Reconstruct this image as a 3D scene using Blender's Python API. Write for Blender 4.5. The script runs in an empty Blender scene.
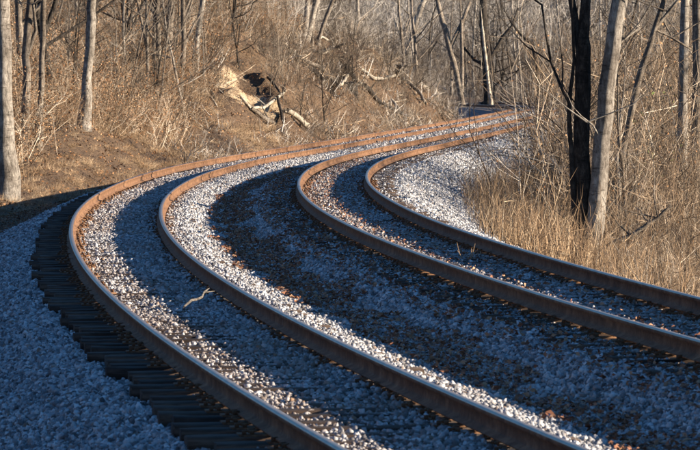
import bpy, math, random
import numpy as np
from mathutils import Vector

# ------------------------------------------------------------------ camera, sky, sun, exposure
sc = bpy.context.scene
COL = sc.collection
FPX, HOR, CAMH = 4000.0, 80.0, 2.353          # focal length in photo pixels (700 wide), horizon row, camera height over the rail tops
cam_d = bpy.data.cameras.new('camera')
cam = bpy.data.objects.new('camera', cam_d); COL.objects.link(cam)
cam.location = (0, 0, CAMH)
cam.rotation_euler = (math.radians(90) - math.atan(145.0 / FPX), 0, 0)
cam_d.sensor_width = 36.0; cam_d.lens = FPX / 700 * 36.0
cam_d.clip_start = 0.5; cam_d.clip_end = 4000
cam_d.dof.use_dof = True; cam_d.dof.focus_distance = 75; cam_d.dof.aperture_fstop = 13
sc.camera = cam
SUN_EL, SUN_AZ = math.radians(13.0), math.radians(97)      # azimuth clockwise from +Y (view axis), so the sun stands to the right
w = bpy.data.worlds.new('World'); sc.world = w; w.use_nodes = True
wn = w.node_tree; bg = wn.nodes['Background']
sky = wn.nodes.new('ShaderNodeTexSky'); sky.sky_type = 'NISHITA'; sky.sun_disc = False
sky.sun_elevation = SUN_EL; sky.sun_rotation = SUN_AZ; sky.air_density = 1.0; sky.dust_density = 0.1; sky.ozone_density = 5.0
hs = wn.nodes.new('ShaderNodeHueSaturation'); hs.inputs['Saturation'].default_value = 1.08
wn.links.new(sky.outputs[0], hs.inputs['Color']); wn.links.new(hs.outputs[0], bg.inputs[0]); bg.inputs[1].default_value = 0.062
sun_d = bpy.data.lights.new('sun', 'SUN'); sun_d.energy = 5.0; sun_d.angle = math.radians(0.5); sun_d.color = (1.0, 0.845, 0.66)
sun = bpy.data.objects.new('sun', sun_d); COL.objects.link(sun)
to_sun = Vector((math.sin(SUN_AZ) * math.cos(SUN_EL), math.cos(SUN_AZ) * math.cos(SUN_EL), math.sin(SUN_EL)))
sun.rotation_euler = to_sun.to_track_quat('Z', 'Y').to_euler(); sun.location = (40, 0, 40)
vs = sc.view_settings; vs.view_transform = 'Standard'; vs.look = 'None'; vs.exposure = 1.8; vs.gamma = 1.0; vs.use_curve_mapping = False
try:
    sc.cycles.max_bounces = 6; sc.cycles.diffuse_bounces = 3; sc.cycles.transparent_max_bounces = 4
except Exception: pass

R = np.random.RandomState(7)
random.seed(7)

# ------------------------------------------------------------------ helpers
def tag(o, label=None, cat=None, group=None, kind=None):
    if label: o['label'] = label
    if cat: o['category'] = cat
    if group: o['group'] = group
    if kind: o['kind'] = kind
    return o
def link(name, me, parent=None):
    o = bpy.data.objects.new(name, me); COL.objects.link(o)
    if parent is not None: o.parent = parent
    return o
def empty(name, loc=(0, 0, 0)):
    o = bpy.data.objects.new(name, None); COL.objects.link(o); o.location = loc; o.empty_display_size = 0.2
    return o
def mesh_np(name, v, f, mats, smooth=False, tint=None, midx=None):
    """v (n,3), f (m,k) one polygon size"""
    v = np.asarray(v, np.float32); f = np.asarray(f, np.int32)
    me = bpy.data.meshes.new(name)
    me.vertices.add(len(v)); me.vertices.foreach_set('co', v.ravel())
    k = f.shape[1]
    me.loops.add(f.size); me.loops.foreach_set('vertex_index', f.ravel())
    me.polygons.add(len(f))
    me.polygons.foreach_set('loop_start', np.arange(0, f.size, k, dtype=np.int32))
    if midx is not None: me.polygons.foreach_set('material_index', np.asarray(midx, np.int32))
    if smooth: me.polygons.foreach_set('use_smooth', np.ones(len(f), bool))
    for m in (mats if isinstance(mats, (list, tuple)) else [mats]): me.materials.append(m)
    if tint is not None:
        a = me.attributes.new('tint', 'FLOAT', 'POINT'); a.data.foreach_set('value', np.asarray(tint, np.float32))
    me.update(calc_edges=True)
    return me

# value noise
_T = np.random.RandomState(3).rand(256, 256)
def vnoise(x, y):
    x = np.asarray(x, float); y = np.asarray(y, float)
    xi = np.floor(x).astype(int); yi = np.floor(y).astype(int); fx = x - xi; fy = y - yi
    fx = fx * fx * (3 - 2 * fx); fy = fy * fy * (3 - 2 * fy)
    g = lambda a, b: _T[a % 256, b % 256]
    return (g(xi, yi) * (1 - fx) + g(xi + 1, yi) * fx) * (1 - fy) + (g(xi, yi + 1) * (1 - fx) + g(xi + 1, yi + 1) * fx) * fy - 0.5
def fbm(x, y, o=4):
    s = 0; a = 1.0
    for i in range(o): s = s + a * vnoise(x * 2 ** i + 17 * i, y * 2 ** i + 31 * i); a *= 0.5
    return s

# centre line of the left track: x = c(Y)
_Y = np.arange(-60, 1400, 0.5)
_k = np.where(_Y < 115, 1 / 394.3, np.where(_Y < 140, (140 - _Y) / 25 / 394.3, np.where(_Y < 325, -1 / 9000., np.where(_Y < 470, -1 / 300., 0.))))
_h = np.cumsum(_k) * 0.5; _h -= np.interp(90.25, _Y, _h)
_h = np.maximum(_h, -0.5)
_c = np.cumsum(np.tan(_h)) * 0.5; _c += (389.735 - 394.302) - np.interp(90.25, _Y, _c)
def cl(y): return np.interp(y, _Y, _c)
def hd(y): return np.interp(y, _Y, _h)
def off(x, y): return (cl(y) - x) * np.cos(hd(y))            # distance to the left of the left track's centre line
def at(y, d, z): return np.array([cl(y) - d * np.cos(hd(y)), y + d * np.sin(hd(y)), z])

BD = np.array([-9.5, -8.4, -6.4, -5.75, -5.45, -4.95, -4.2, -3.45, -3.0, -2.75, -2.3, -1.9, -1.5, -1.2, -.75, 0, .75, 1.0, 1.4, 1.7, 3.4, 4.2])
BZ = np.array([-1.75, -1.40, -.42, -.13, -.09, -.07, -.065, -.075, -.075, -.12, -.29, -.35, -.29, -.205, -.20, -.222, -.23, -.285, -.31, -.40, -1.2, -1.4])
def ballast_z(x, y, d=None):
    d = off(x, y) if d is None else d
    n = fbm(x * 1.3, y * 1.3, 3) * 0.05
    return np.interp(d, BD, BZ) + n * np.clip(np.abs(np.interp(d, [-6, -5.6, -2.8, -2.3, -1.5, -1.2, 1.3, 1.8], [1, .3, .3, 1, 1, .3, .3, 1])), 0, 1)
_MY = [0, 60, 100, 150, 190, 230, 300, 360, 450, 600]
_MM = [.3, .32, .38, .43, .55, .74, .88, .55, .35, .3]
def ground_z(x, y):
    x = np.asarray(x, float); y = np.asarray(y, float)
    d = off(x, y)
    z = np.interp(d, [-320, -160, -60, -14, -9.0, -8.2] + list(BD[2:-2]) + [3.5, 4.6], [22, 12, -1.2, -2.1, -1.85, -1.55] + list(BZ[2:-2] - .14) + [-1.28, -1.2])
    m = np.interp(y, _MY, _MM)
    u = np.clip(d - 4.8, 0, None)
    wd = np.interp(y, [100, 160, 220, 300], [16, 13, 9, 8])
    hill = m * np.minimum(u, wd) + .2 * np.clip(u - wd, 0, 100)
    s = np.clip(u / 3, 0, 1)
    hill = hill + s * (fbm(x * .16, y * .05, 4) * 1.5 + fbm(x * .55 + 9, y * .2, 4) * np.interp(y, [100, 170, 200], [.5, .7, 1.3]) + np.abs(fbm(x * .9 + 3, y * .4 + 7, 3)) * np.interp(y, [100, 160, 190], [.2, .4, .6]))
    sr = np.clip((-d - 8.5) / 4, 0, 1)
    z = z + hill + sr * fbm(x * .2, y * .12, 3) * .5
    z = z + np.interp(y, [390, 440, 560, 900, 1400], [0, 1.5, 3.5, 6, 6]) + np.clip((y - 330) / 60, 0, 1) * 2.5 * np.clip((-d - 12) / 15, 0, 1)
    return z
def surf_z(x, y):
    d = off(x, y)
    g = ground_z(x, y)
    return np.where((d > -9.3) & (d < 4.0) & (np.asarray(y) < 440), np.maximum(g, ballast_z(x, y)), g)
def px(x, y, Y): return np.array([(x - 350) * Y / FPX, Y, CAMH - (y - HOR) * Y / FPX])
_march = np.arange(22, 700, 0.5)
def hit(x, y, far=None):
    X = (x - 350) * _march / FPX; Z = CAMH - (y - HOR) * _march / FPX
    k = np.nonzero(surf_z(X, _march) >= Z)[0]
    Y = _march[k[0]] if len(k) else 380.
    return px(x, y, Y)

# ------------------------------------------------------------------ materials
def mat(name, build, rough=0.9, spec=0.2):
    m = bpy.data.materials.new(name); m.use_nodes = True
    nt = m.node_tree; b = nt.nodes['Principled BSDF']
    b.inputs['Roughness'].default_value = rough
    b.inputs['Specular IOR Level'].default_value = spec
    build(nt, b); return m
def nd(nt, t, **kw):
    n = nt.nodes.new(t)
    for k, v in kw.items():
        if k in n.inputs: n.inputs[k].default_value = v
        else: setattr(n, k, v)
    return n
def ramp(nt, stops, src):
    r = nt.nodes.new('ShaderNodeValToRGB'); e = r.color_ramp.elements
    while len(e) < len(stops): e.new(0.5)
    for q, (p, c) in zip(e, stops): q.position = p; q.color = tuple(c) + (1,)
    nt.links.new(src, r.inputs[0]); return r
def noise(nt, scale, detail=4, coord='Object', stretch=None, rough=.6):
    tc = nt.nodes.new('ShaderNodeTexCoord'); n = nd(nt, 'ShaderNodeTexNoise', Scale=scale, Detail=detail, Roughness=rough)
    src = tc.outputs[coord]
    if stretch:
        mp = nt.nodes.new('ShaderNodeMapping'); mp.inputs['Scale'].default_value = stretch
        nt.links.new(src, mp.inputs[0]); src = mp.outputs[0]
    nt.links.new(src, n.inputs['Vector']); return n
def bump(nt, b, src, strength, dist):
    bp = nd(nt, 'ShaderNodeBump', Strength=strength, Distance=dist)
    nt.links.new(src, bp.inputs['Height']); nt.links.new(bp.outputs[0], b.inputs['Normal'])
def mix(nt, a, c, fac, mode='MIX'):
    m = nt.nodes.new('ShaderNodeMix'); m.data_type = 'RGBA'; m.blend_type = mode
    if isinstance(fac, float): m.inputs[0].default_value = fac
    else: nt.links.new(fac, m.inputs[0])
    for i, s in ((6, a), (7, c)):
        if isinstance(s, tuple): m.inputs[i].default_value = s + (1,)
        else: nt.links.new(s, m.inputs[i])
    return m.outputs[2]

def soil(nt, b):
    n = noise(nt, .35, 6, stretch=(1, .5, 1)); n2 = noise(nt, 9, 4)
    c1 = ramp(nt, [(.32, (.025, .017, .012)), (.5, (.075, .047, .029)), (.68, (.175, .113, .064))], n.outputs[0]).outputs[0]
    c2 = ramp(nt, [(.35, (.018, .012, .008)), (.62, (.16, .105, .062))], n2.outputs[0]).outputs[0]
    a = nd(nt, 'ShaderNodeAttribute', attribute_name='scar'); ns = noise(nt, 2.5, 6, rough=.7)
    ad = nd(nt, 'ShaderNodeMath', operation='MULTIPLY_ADD'); nt.links.new(ns.outputs[0], ad.inputs[0]); ad.inputs[1].default_value = .7; nt.links.new(a.outputs['Fac'], ad.inputs[2])
    fac = ramp(nt, [(.78, (0, 0, 0)), (.95, (1, 1, 1))], ad.outputs[0]).outputs[0]
    sand = ramp(nt, [(.35, (.17, .115, .07)), (.5, (.33, .245, .155)), (.68, (.43, .335, .22))], ns.outputs[0]).outputs[0]
    nt.links.new(mix(nt, mix(nt, c1, c2, .55), sand, fac), b.inputs['Base Color']); bump(nt, b, n2.outputs[0], 1.0, .12)
M_soil = mat('leaf_litter_soil', soil)
def gravel(nt, b):
    tc = nt.nodes.new('ShaderNodeTexCoord')
    v = nd(nt, 'ShaderNodeTexVoronoi', Scale=17.0); nt.links.new(tc.outputs['Object'], v.inputs['Vector'])
    sep = nt.nodes.new('ShaderNodeSeparateColor'); nt.links.new(v.outputs['Color'], sep.inputs[0])
    c = ramp(nt, [(0, (.10, .10, .105)), (.5, (.24, .235, .23)), (1, (.46, .45, .44))], sep.outputs[0]).outputs[0]
    edge = ramp(nt, [(.25, (1, 1, 1)), (.75, (.25, .25, .25))], v.outputs['Distance']).outputs[0]  # darkens the gaps between stones: occlusion painted into the base colour
    col = mix(nt, c, edge, 1.0, 'MULTIPLY')
    a = nd(nt, 'ShaderNodeAttribute', attribute_name='rust')
    nt.links.new(mix(nt, col, (.13, .075, .04), a.outputs['Fac']), b.inputs['Base Color'])
    bump(nt, b, v.outputs['Distance'], -1.0, .05)
M_gravel = mat('ballast_gravel', gravel)
def stone(nt, b):
    oi = nt.nodes.new('ShaderNodeObjectInfo')
    c = ramp(nt, [(0, (.07, .068, .07)), (.25, (.18, .178, .182)), (.5, (.30, .297, .30)), (.8, (.43, .425, .425)), (1, (.62, .61, .60))], oi.outputs['Random']).outputs[0]
    n = noise(nt, 3.0, 3); c = mix(nt, c, ramp(nt, [(.3, (.55, .55, .55)), (.7, (1.1, 1.1, 1.1))], n.outputs[0]).outputs[0], .6, 'MULTIPLY')
    a = nd(nt, 'ShaderNodeAttribute', attribute_name='rust'); a.attribute_type = 'INSTANCER'
    nt.links.new(mix(nt, c, (.20, .125, .075), a.outputs['Fac']), b.inputs['Base Color'])
M_stone = mat('crushed_stone', stone, .85, .3)
def rust(nt, b):
    n = noise(nt, 4.5, 9, rough=.8); n2 = noise(nt, 30, 3)
    c = ramp(nt, [(.3, (.045, .022, .011)), (.5, (.13, .067, .034)), (.66, (.25, .145, .08))], n.outputs[0]).outputs[0]
    c2 = ramp(nt, [(.3, (.6, .6, .6)), (.7, (1.15, 1.1, 1.05))], n2.outputs[0]).outputs[0]
    nt.links.new(mix(nt, c, c2, .7, 'MULTIPLY'), b.inputs['Base Color']); bump(nt, b, n2.outputs[0], .4, .01)
M_rust = mat('rusty_rail_steel', rust, .85, .25)
def worn(nt, b):
    n = noise(nt, 5, 4)
    nt.links.new(ramp(nt, [(.3, (.17, .115, .08)), (.7, (.34, .27, .22))], n.outputs[0]).outputs[0], b.inputs['Base Color'])
    b.inputs['Metallic'].default_value = .75
    nt.links.new(ramp(nt, [(.3, (.30,) * 3), (.7, (.50,) * 3)], n.outputs[0]).outputs[0], b.inputs['Roughness'])
M_head = mat('worn_rail_head', worn, .4, .5)
def tie(nt, b):
    n = noise(nt, 2.2, 5, stretch=(1.2, 14, 10)); oi = nt.nodes.new('ShaderNodeObjectInfo')
    c = ramp(nt, [(.3, (.016, .011, .009)), (.55, (.05, .036, .028)), (.75, (.12, .09, .07))], n.outputs[0]).outputs[0]
    t = ramp(nt, [(0, (.6, .55, .55)), (1, (1.4, 1.3, 1.2))], oi.outputs['Random']).outputs[0]
    nt.links.new(mix(nt, c, t, 1.0, 'MULTIPLY'), b.inputs['Base Color']); bump(nt, b, n.outputs[0], .7, .02)
M_tie = mat('creosoted_wood', tie)
def bark(lo, mid, hi, sc_=5):
    def f(nt, b):
        n = noise(nt, sc_ * 2.6, 8, stretch=(1, 1, .35), rough=.8); n2 = noise(nt, 1.6, 4)
        c = ramp(nt, [(.38, lo), (.5, mid), (.62, hi)], n.outputs[0]).outputs[0]
        c2 = ramp(nt, [(.38, (.45, .42, .4)), (.6, (1.15, 1.15, 1.15))], n2.outputs[0]).outputs[0]
        n3 = noise(nt, 3.2, 5, stretch=(1, 1, 5.5), rough=.7)
        c3 = ramp(nt, [(.36, (.25, .22, .2)), (.44, (1, 1, 1))], n3.outputs[0]).outputs[0]
        nt.links.new(mix(nt, mix(nt, c, c2, .8, 'MULTIPLY'), c3, .75, 'MULTIPLY'), b.inputs['Base Color']); bump(nt, b, n.outputs[0], 1.0, .12)
    return f
M_pale = mat('pale_grey_bark', bark((.13, .115, .095), (.30, .265, .225), (.47, .43, .37)))
M_grey = mat('grey_brown_bark', bark((.09, .075, .06), (.21, .175, .14), (.36, .31, .25)))
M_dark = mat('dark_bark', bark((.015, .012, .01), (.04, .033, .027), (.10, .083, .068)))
M_dead = mat('bleached_dead_wood', bark((.30, .25, .19), (.50, .44, .35), (.66, .60, .50), 9))
def tinted(stops):
    def f(nt, b):
        a = nd(nt, 'ShaderNodeAttribute', attribute_name='tint'); oi = nt.nodes.new('ShaderNodeObjectInfo')
        mr = nd(nt, 'ShaderNodeMath', operation='MULTIPLY_ADD'); nt.links.new(oi.outputs['Random'], mr.inputs[0]); mr.inputs[1].default_value = .5; ad = nd(nt, 'ShaderNodeMath', operation='SUBTRACT'); mr.inputs[2].default_value = -.25
        ad.operation = 'ADD'; nt.links.new(a.outputs['Fac'], ad.inputs[0]); nt.links.new(mr.outputs[0], ad.inputs[1])
        nt.links.new(ramp(nt, stops, ad.outputs[0]).outputs[0], b.inputs['Base Color'])
    return f
M_straw = mat('dry_straw', tinted([(0, (.04, .025, .015)), (.4, (.18, .115, .065)), (.75, (.40, .275, .165)), (1, (.62, .49, .33))]))
M_twig = mat('brush_twigs', tinted([(0, (.025, .018, .012)), (.4, (.12, .082, .052)), (.75, (.36, .27, .185)), (1, (.66, .57, .45))]))
M_gtwig = mat('grey_brush_twigs', tinted([(0, (.035, .03, .026)), (.4, (.18, .155, .13)), (.75, (.44, .395, .34)), (1, (.70, .65, .58))]))
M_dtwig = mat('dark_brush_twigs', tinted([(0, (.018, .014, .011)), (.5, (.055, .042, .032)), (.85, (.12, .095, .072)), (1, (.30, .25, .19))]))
M_leaf = mat('dry_leaves', tinted([(0, (.06, .03, .015)), (.4, (.21, .10, .042)), (.75, (.34, .18, .085)), (1, (.42, .28, .165))]))
M_rleaf = mat('red_brown_leaves', tinted([(0, (.05, .022, .014)), (.4, (.15, .065, .038)), (.75, (.25, .12, .07)), (1, (.34, .2, .12))]))
M_green = mat('evergreen_leaves', tinted([(0, (.05, .075, .02)), (1, (.14, .17, .055))]))

# ------------------------------------------------------------------ the setting: ground and ballast bed
def sheet(name, ys, ds, zf, m, rust_attr=False):
    YY, DD = np.meshgrid(ys, ds, indexing='ij'); 
    X = cl(YY) - DD * np.cos(hd(YY)); Y = YY + DD * np.sin(hd(YY)) * np.clip(1 - np.abs(DD) / 60, 0, 1)
    Z = zf(X, Y)
    ny, n = YY.shape
    i = np.arange(ny * n).reshape(ny, n)
    f = np.stack([i[:-1, :-1], i[:-1, 1:], i[1:, 1:], i[1:, :-1]], -1).reshape(-1, 4)[:, ::-1]
    me = mesh_np(name, np.stack([X, Y, Z], -1).reshape(-1, 3), f, m, True)
    if rust_attr:
        a = me.attributes.new('rust', 'FLOAT', 'POINT'); a.data.foreach_set('value', rust_of(DD.ravel(), Y.ravel(), X.ravel()).astype(np.float32))
    return tag(link(name, me), kind='structure')
def rust_of(d, y, x):
    r = np.zeros_like(d)
    for q in (.75, -.75, -3.45, -4.95): r = np.maximum(r, np.exp(-((d - q) / .22) ** 2))
    r = np.maximum(r, .6 * ((np.abs(d) < .8) | (np.abs(d + 4.2) < .8)))
    r = np.maximum(r, .5 * np.exp(-((d + 2.0) / .45) ** 2))
    return np.clip(r * (.6 + 1.2 * vnoise(x * 2, y * .8)) , 0, .8)
gy = np.concatenate([np.arange(-30, 20, 5), np.arange(20, 140, 1.0), np.arange(140, 330, .5), np.arange(330, 480, 4), np.arange(480, 1400, 30)])
gd = np.concatenate([-np.geomspace(320, 16, 28), np.arange(-15, 4, .6), np.arange(4, 20, .3), np.arange(20, 26, .6), np.geomspace(26.5, 320, 34)])
ground = sheet('ground', gy, gd, ground_z, M_soil)
def bare_scar():
    # where the bank has slumped and shows raw sandy clay
    n = len(ground.data.vertices); co = np.empty(n * 3, np.float32); ground.data.vertices.foreach_get('co', co); co = co.reshape(-1, 3)
    c = [hit(x, y) for x, y in ((226, 80), (240, 90), (254, 100), (268, 109))]
    m = np.zeros(n)
    for k in range(3):
        for u in np.linspace(0, 1, 6):
            p = c[k] * (1 - u) + c[k + 1] * u
            e = ((co[:, 0] - p[0]) / .55) ** 2 + ((co[:, 2] - p[2]) / .55) ** 2 + ((co[:, 1] - p[1]) / 3.5) ** 2
            m = np.maximum(m, np.exp(-e * .5))
    a = ground.data.attributes.new('scar', 'FLOAT', 'POINT'); a.data.foreach_set('value', m.astype(np.float32))
bare_scar()
by = np.concatenate([np.arange(5, 90, .25), np.arange(90, 200, .6), np.arange(200, 440, 1.5)])
sheet('ballast_bed', by, np.concatenate([np.arange(-9.5, 4.2, .14)]), ballast_z, M_gravel, True)

# ------------------------------------------------------------------ tracks
PROF = [(-.070, -.172), (.070, -.172), (.070, -.160), (.014, -.140), (.009, -.12), (.009, -.055), (.035, -.040), (.0365, -.012), (.026, -.002), (-.026, -.002), (-.0365, -.012), (-.035, -.040), (-.009, -.055), (-.009, -.12), (-.014, -.140), (-.070, -.160)]
def rail_mesh(d0, z0, seed):
    ys = np.concatenate([np.arange(4, 120, .8), np.arange(120, 432, 2.0)])
    v = []; n = len(PROF)
    for y in ys:
        wob = .008 * float(vnoise(y * .11, seed)) ; wz = .012 * float(vnoise(y * .08, seed + 5))
        b = at(y, d0 + wob, z0 + wz); h = float(hd(y)); r = np.array([math.cos(h), -math.sin(h), 0])
        for (a, c) in PROF: v.append(b + r * a + np.array([0, 0, c]))
    f = []; mi = []
    for i in range(len(ys) - 1):
        for k in range(n):
            a, b2 = i * n + k, i * n + (k + 1) % n
            f.append((a, b2, b2 + n, a + n)); mi.append(1 if k in (8, 9) else 0)
    return mesh_np('rail', v, f, [M_rust, M_head], False, None, mi)
def box_mesh(name, sx, sy, sz, m, jit=0, seed=0, bev=.012):
    r = random.Random(seed); v = []; f = []
    L = [-.5, -.42, -.2, .05, .25, .42, .5]
    ring = [(-.5 * sy + bev, .5 * sz), (.5 * sy - bev, .5 * sz), (.5 * sy, .5 * sz - bev), (.5 * sy, -.5 * sz), (-.5 * sy, -.5 * sz), (-.5 * sy, .5 * sz - bev)]
    for l in L:
        for (a, c) in ring: v.append((l * sx + r.uniform(-jit, jit), a + r.uniform(-jit, jit), c + r.uniform(-jit, jit) * .6))
    n = 6
    tris = []
    for i in range(len(L) - 1):
        for k in range(n):
            a, b = i * n + k, i * n + (k + 1) % n
            tris += [(a, a + n, b + n), (a, b + n, b)]
    e = (len(L) - 1) * n
    for k in range(1, n - 1): tris += [(0, k, k + 1), (e, e + k + 1, e + k)]
    return mesh_np(name, v, tris, m)
TIES = [box_mesh('tie', 2.6, .225, .18, M_tie, .008, s) for s in range(5)]
def plate_mesh():
    v = []; f = []
    def bx(cx, cy, cz, sx, sy, sz):
        o = len(v)
        for a in (-.5, .5):
            for b in (-.5, .5):
                for c in (-.5, .5): v.append((cx + a * sx, cy + b * sy, cz + c * sz))
        f.extend([(o, o + 1, o + 3, o + 2), (o + 4, o + 6, o + 7, o + 5), (o, o + 4, o + 5, o + 1), (o + 2, o + 3, o + 7, o + 6), (o, o + 2, o + 6, o + 4), (o + 1, o + 5, o + 7, o + 3)])
    bx(0, 0, 0, .36, .19, .018)
    for sx in (-1, 1):
        for q, dx in ((-.06, .085), (.06, .085), (.07, .145)):
            bx(sx * dx, q * sx, .022, .03, .03, .034); bx(sx * dx - sx * .012, q * sx, .036, .045, .028, .012)
    return mesh_np('tie_plate', v, f, M_rust)
PLATE = plate_mesh()
def track(label, dc, zt, seed):
    root = tag(empty('railway_track', at(20, dc, zt - .196)), label, 'railway track')
    inv = root.location.copy()
    for s in (.75, -.75):
        z = zt - (.01 if (s > 0 and seed == 1) else 0)
        o = link('rail', rail_mesh(dc + s, z, seed * 10 + s), root); o.location = -inv
    y = 22.5; r = random.Random(seed); k = 0; far = []
    while y < 330:
        sp = .535 + r.uniform(-.03, .03)
        y += sp * math.cos(float(hd(y)))
        h = float(hd(y)) + r.uniform(-.012, .012)
        p = at(y, dc + r.uniform(-.09, .09), zt - .196 - .09 - .006 + r.uniform(-.008, .004))
        if k < 300:
            o = link('tie', r.choice(TIES), root); o.location = Vector(p) - inv; o.rotation_euler = (r.uniform(-.02, .02), r.uniform(-.006, .006), -h + (math.pi if r.random() < .5 else 0))
            if y < 95:
                for s in (.75, -.75):
                    q = link('tie_plate', PLATE, o)
                    flip = 1 if abs(o.rotation_euler.z + h) < 1 else -1
                    q.location = (-flip * s, 0, .093); 
        else: far.append((p, h))
        k += 1
    if far:
        tv = np.array([v.co[:] for v in TIES[0].vertices]); tf = np.array([p.vertices[:] for p in TIES[0].polygons]); V = []; F = []
        for p, h in far:
            c, s_ = math.cos(-h), math.sin(-h)
            F.append(tf + len(V) * len(tv)); V.append(np.stack([tv[:, 0] * c - tv[:, 1] * s_ + p[0], tv[:, 0] * s_ + tv[:, 1] * c + p[1], tv[:, 2] + p[2]], 1))
        o = tag(link('distant_ties', mesh_np('distant_ties', np.concatenate(V), np.concatenate(F), M_tie), root), kind='stuff'); o.location = -inv
    return root
def weld(root, d0, y, z):
    inv = root.location; b = at(y, d0, z); r_ = np.array([math.cos(float(hd(y))), -math.sin(float(hd(y))), 0]); f_ = np.array([-r_[1], r_[0], 0]); n = len(PROF); v = []; f = []
    for e in (-.012, .012):
        for a, c in PROF: v.append(b + r_ * a * 1.08 + f_ * e + np.array([0, 0, c - .003]))
    for k in range(n): f.append((k, (k + 1) % n, (k + 1) % n + n, k + n))
    o = link('rail_weld', mesh_np('rail_weld', v, f, M_weld), root); o.location = -inv
M_weld = mat('weld_scale', lambda nt, b: b.inputs['Base Color'].__setattr__('default_value', (.27, .22, .18, 1)), .7)
t1 = track('rusty two-rail railway track running along the foot of the wooded bank', 0.0, 0.0, 1)
for d_, y_ in ((.75, 40.9), (-.75, 40.2)): weld(t1, d_, y_, 0)
track('rusty two-rail railway track beside the pale gravel slope and dry weeds', -4.2, .16, 2)

# ------------------------------------------------------------------ tubes, trees, logs
class Tubes:
    def __init__(s): s.v = []; s.f = []
    def tube(s, pts, rad, sides=6, cap=True):
        pts = [np.asarray(p, float) for p in pts]; n = len(pts); o = len(s.v)
        for i, p in enumerate(pts):
            t = pts[min(i + 1, n - 1)] - pts[max(i - 1, 0)]; t = t / (np.linalg.norm(t) + 1e-9)
            a = np.cross(t, (0.31, .95, .05) if abs(t[2]) > .7 else (0, 0, 1.)); a /= np.linalg.norm(a) + 1e-9; b = np.cross(t, a)
            for k in range(sides):
                g = 2 * math.pi * k / sides
                s.v.append(p + rad[i] * (math.cos(g) * a + math.sin(g) * b))
        for i in range(n - 1):
            for k in range(sides):
                q, w_ = o + i * sides + k, o + i * sides + (k + 1) % sides
                s.f += [(q, w_, w_ + sides), (q, w_ + sides, q + sides)]
        if cap:
            for e in (o, o + (n - 1) * sides):
                for k in range(1, sides - 1): s.f.append((e, e + k, e + k + 1))
    def mesh(s, name, m): return mesh_np(name, s.v, s.f, m, True)

def limb_path(r, p, dirv, L, n, up=.12, wob=.18):
    pts = [np.array(p)]; d = np.array(dirv, float); d /= np.linalg.norm(d)
    for i in range(n):
        d = d + np.array([r.gauss(0, wob), r.gauss(0, wob), r.gauss(0, wob) + up]); d /= np.linalg.norm(d)
        pts.append(pts[-1] + d * L / n)
    return pts
def branches(r, T, C, trunk, rad, n_limb, z_lo=.3, spread=1.0, twig=3):
    """limbs go into T, fine twigs into C"""
    n = len(trunk)
    for q in range(n_limb):
        u = z_lo + (1 - z_lo) * (q + r.random()) / n_limb * .98; x = u * (n - 1); i = min(int(x), n - 2); fr = x - i
        p = trunk[i] * (1 - fr) + trunk[i + 1] * fr; rr = (rad[i] * (1 - fr) + rad[i + 1] * fr)
        a = r.uniform(0, 2 * math.pi); el = r.uniform(.15, .95)
        L = (1.15 - u) * r.uniform(3.0, 6.5) * spread
        lp = limb_path(r, p, (math.cos(a), math.sin(a), el), L, 5); r0 = min(rr * .55, .02 + L * .014)
        T.tube(lp, [r0 * (1 - .8 * k / 5) for k in range(6)], 5, False)
        for s in range(4):
            j = r.randint(1, 5); b = r.uniform(-1.2, 1.2) + a
            sp = limb_path(r, lp[j], (math.cos(b), math.sin(b), r.uniform(.1, 1.0)), L * r.uniform(.25, .5), 3); r1 = max(r0 * .38 * (1 - .12 * j), .009)
            C.tube(sp, [r1, r1 * .75, r1 * .5, r1 * .3], 4, False)
            for t in range(twig):
                b2 = b + r.uniform(-1.2, 1.2); k2 = r.randint(1, 3)
                tp = limb_path(r, sp[k2], (math.cos(b2), math.sin(b2), r.uniform(.0, 1.0)), L * r.uniform(.1, .28), 2); r2 = max(r1 * .5, .006)
                C.tube(tp, [r2, r2 * .7, r2 * .35], 3, False)
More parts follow.
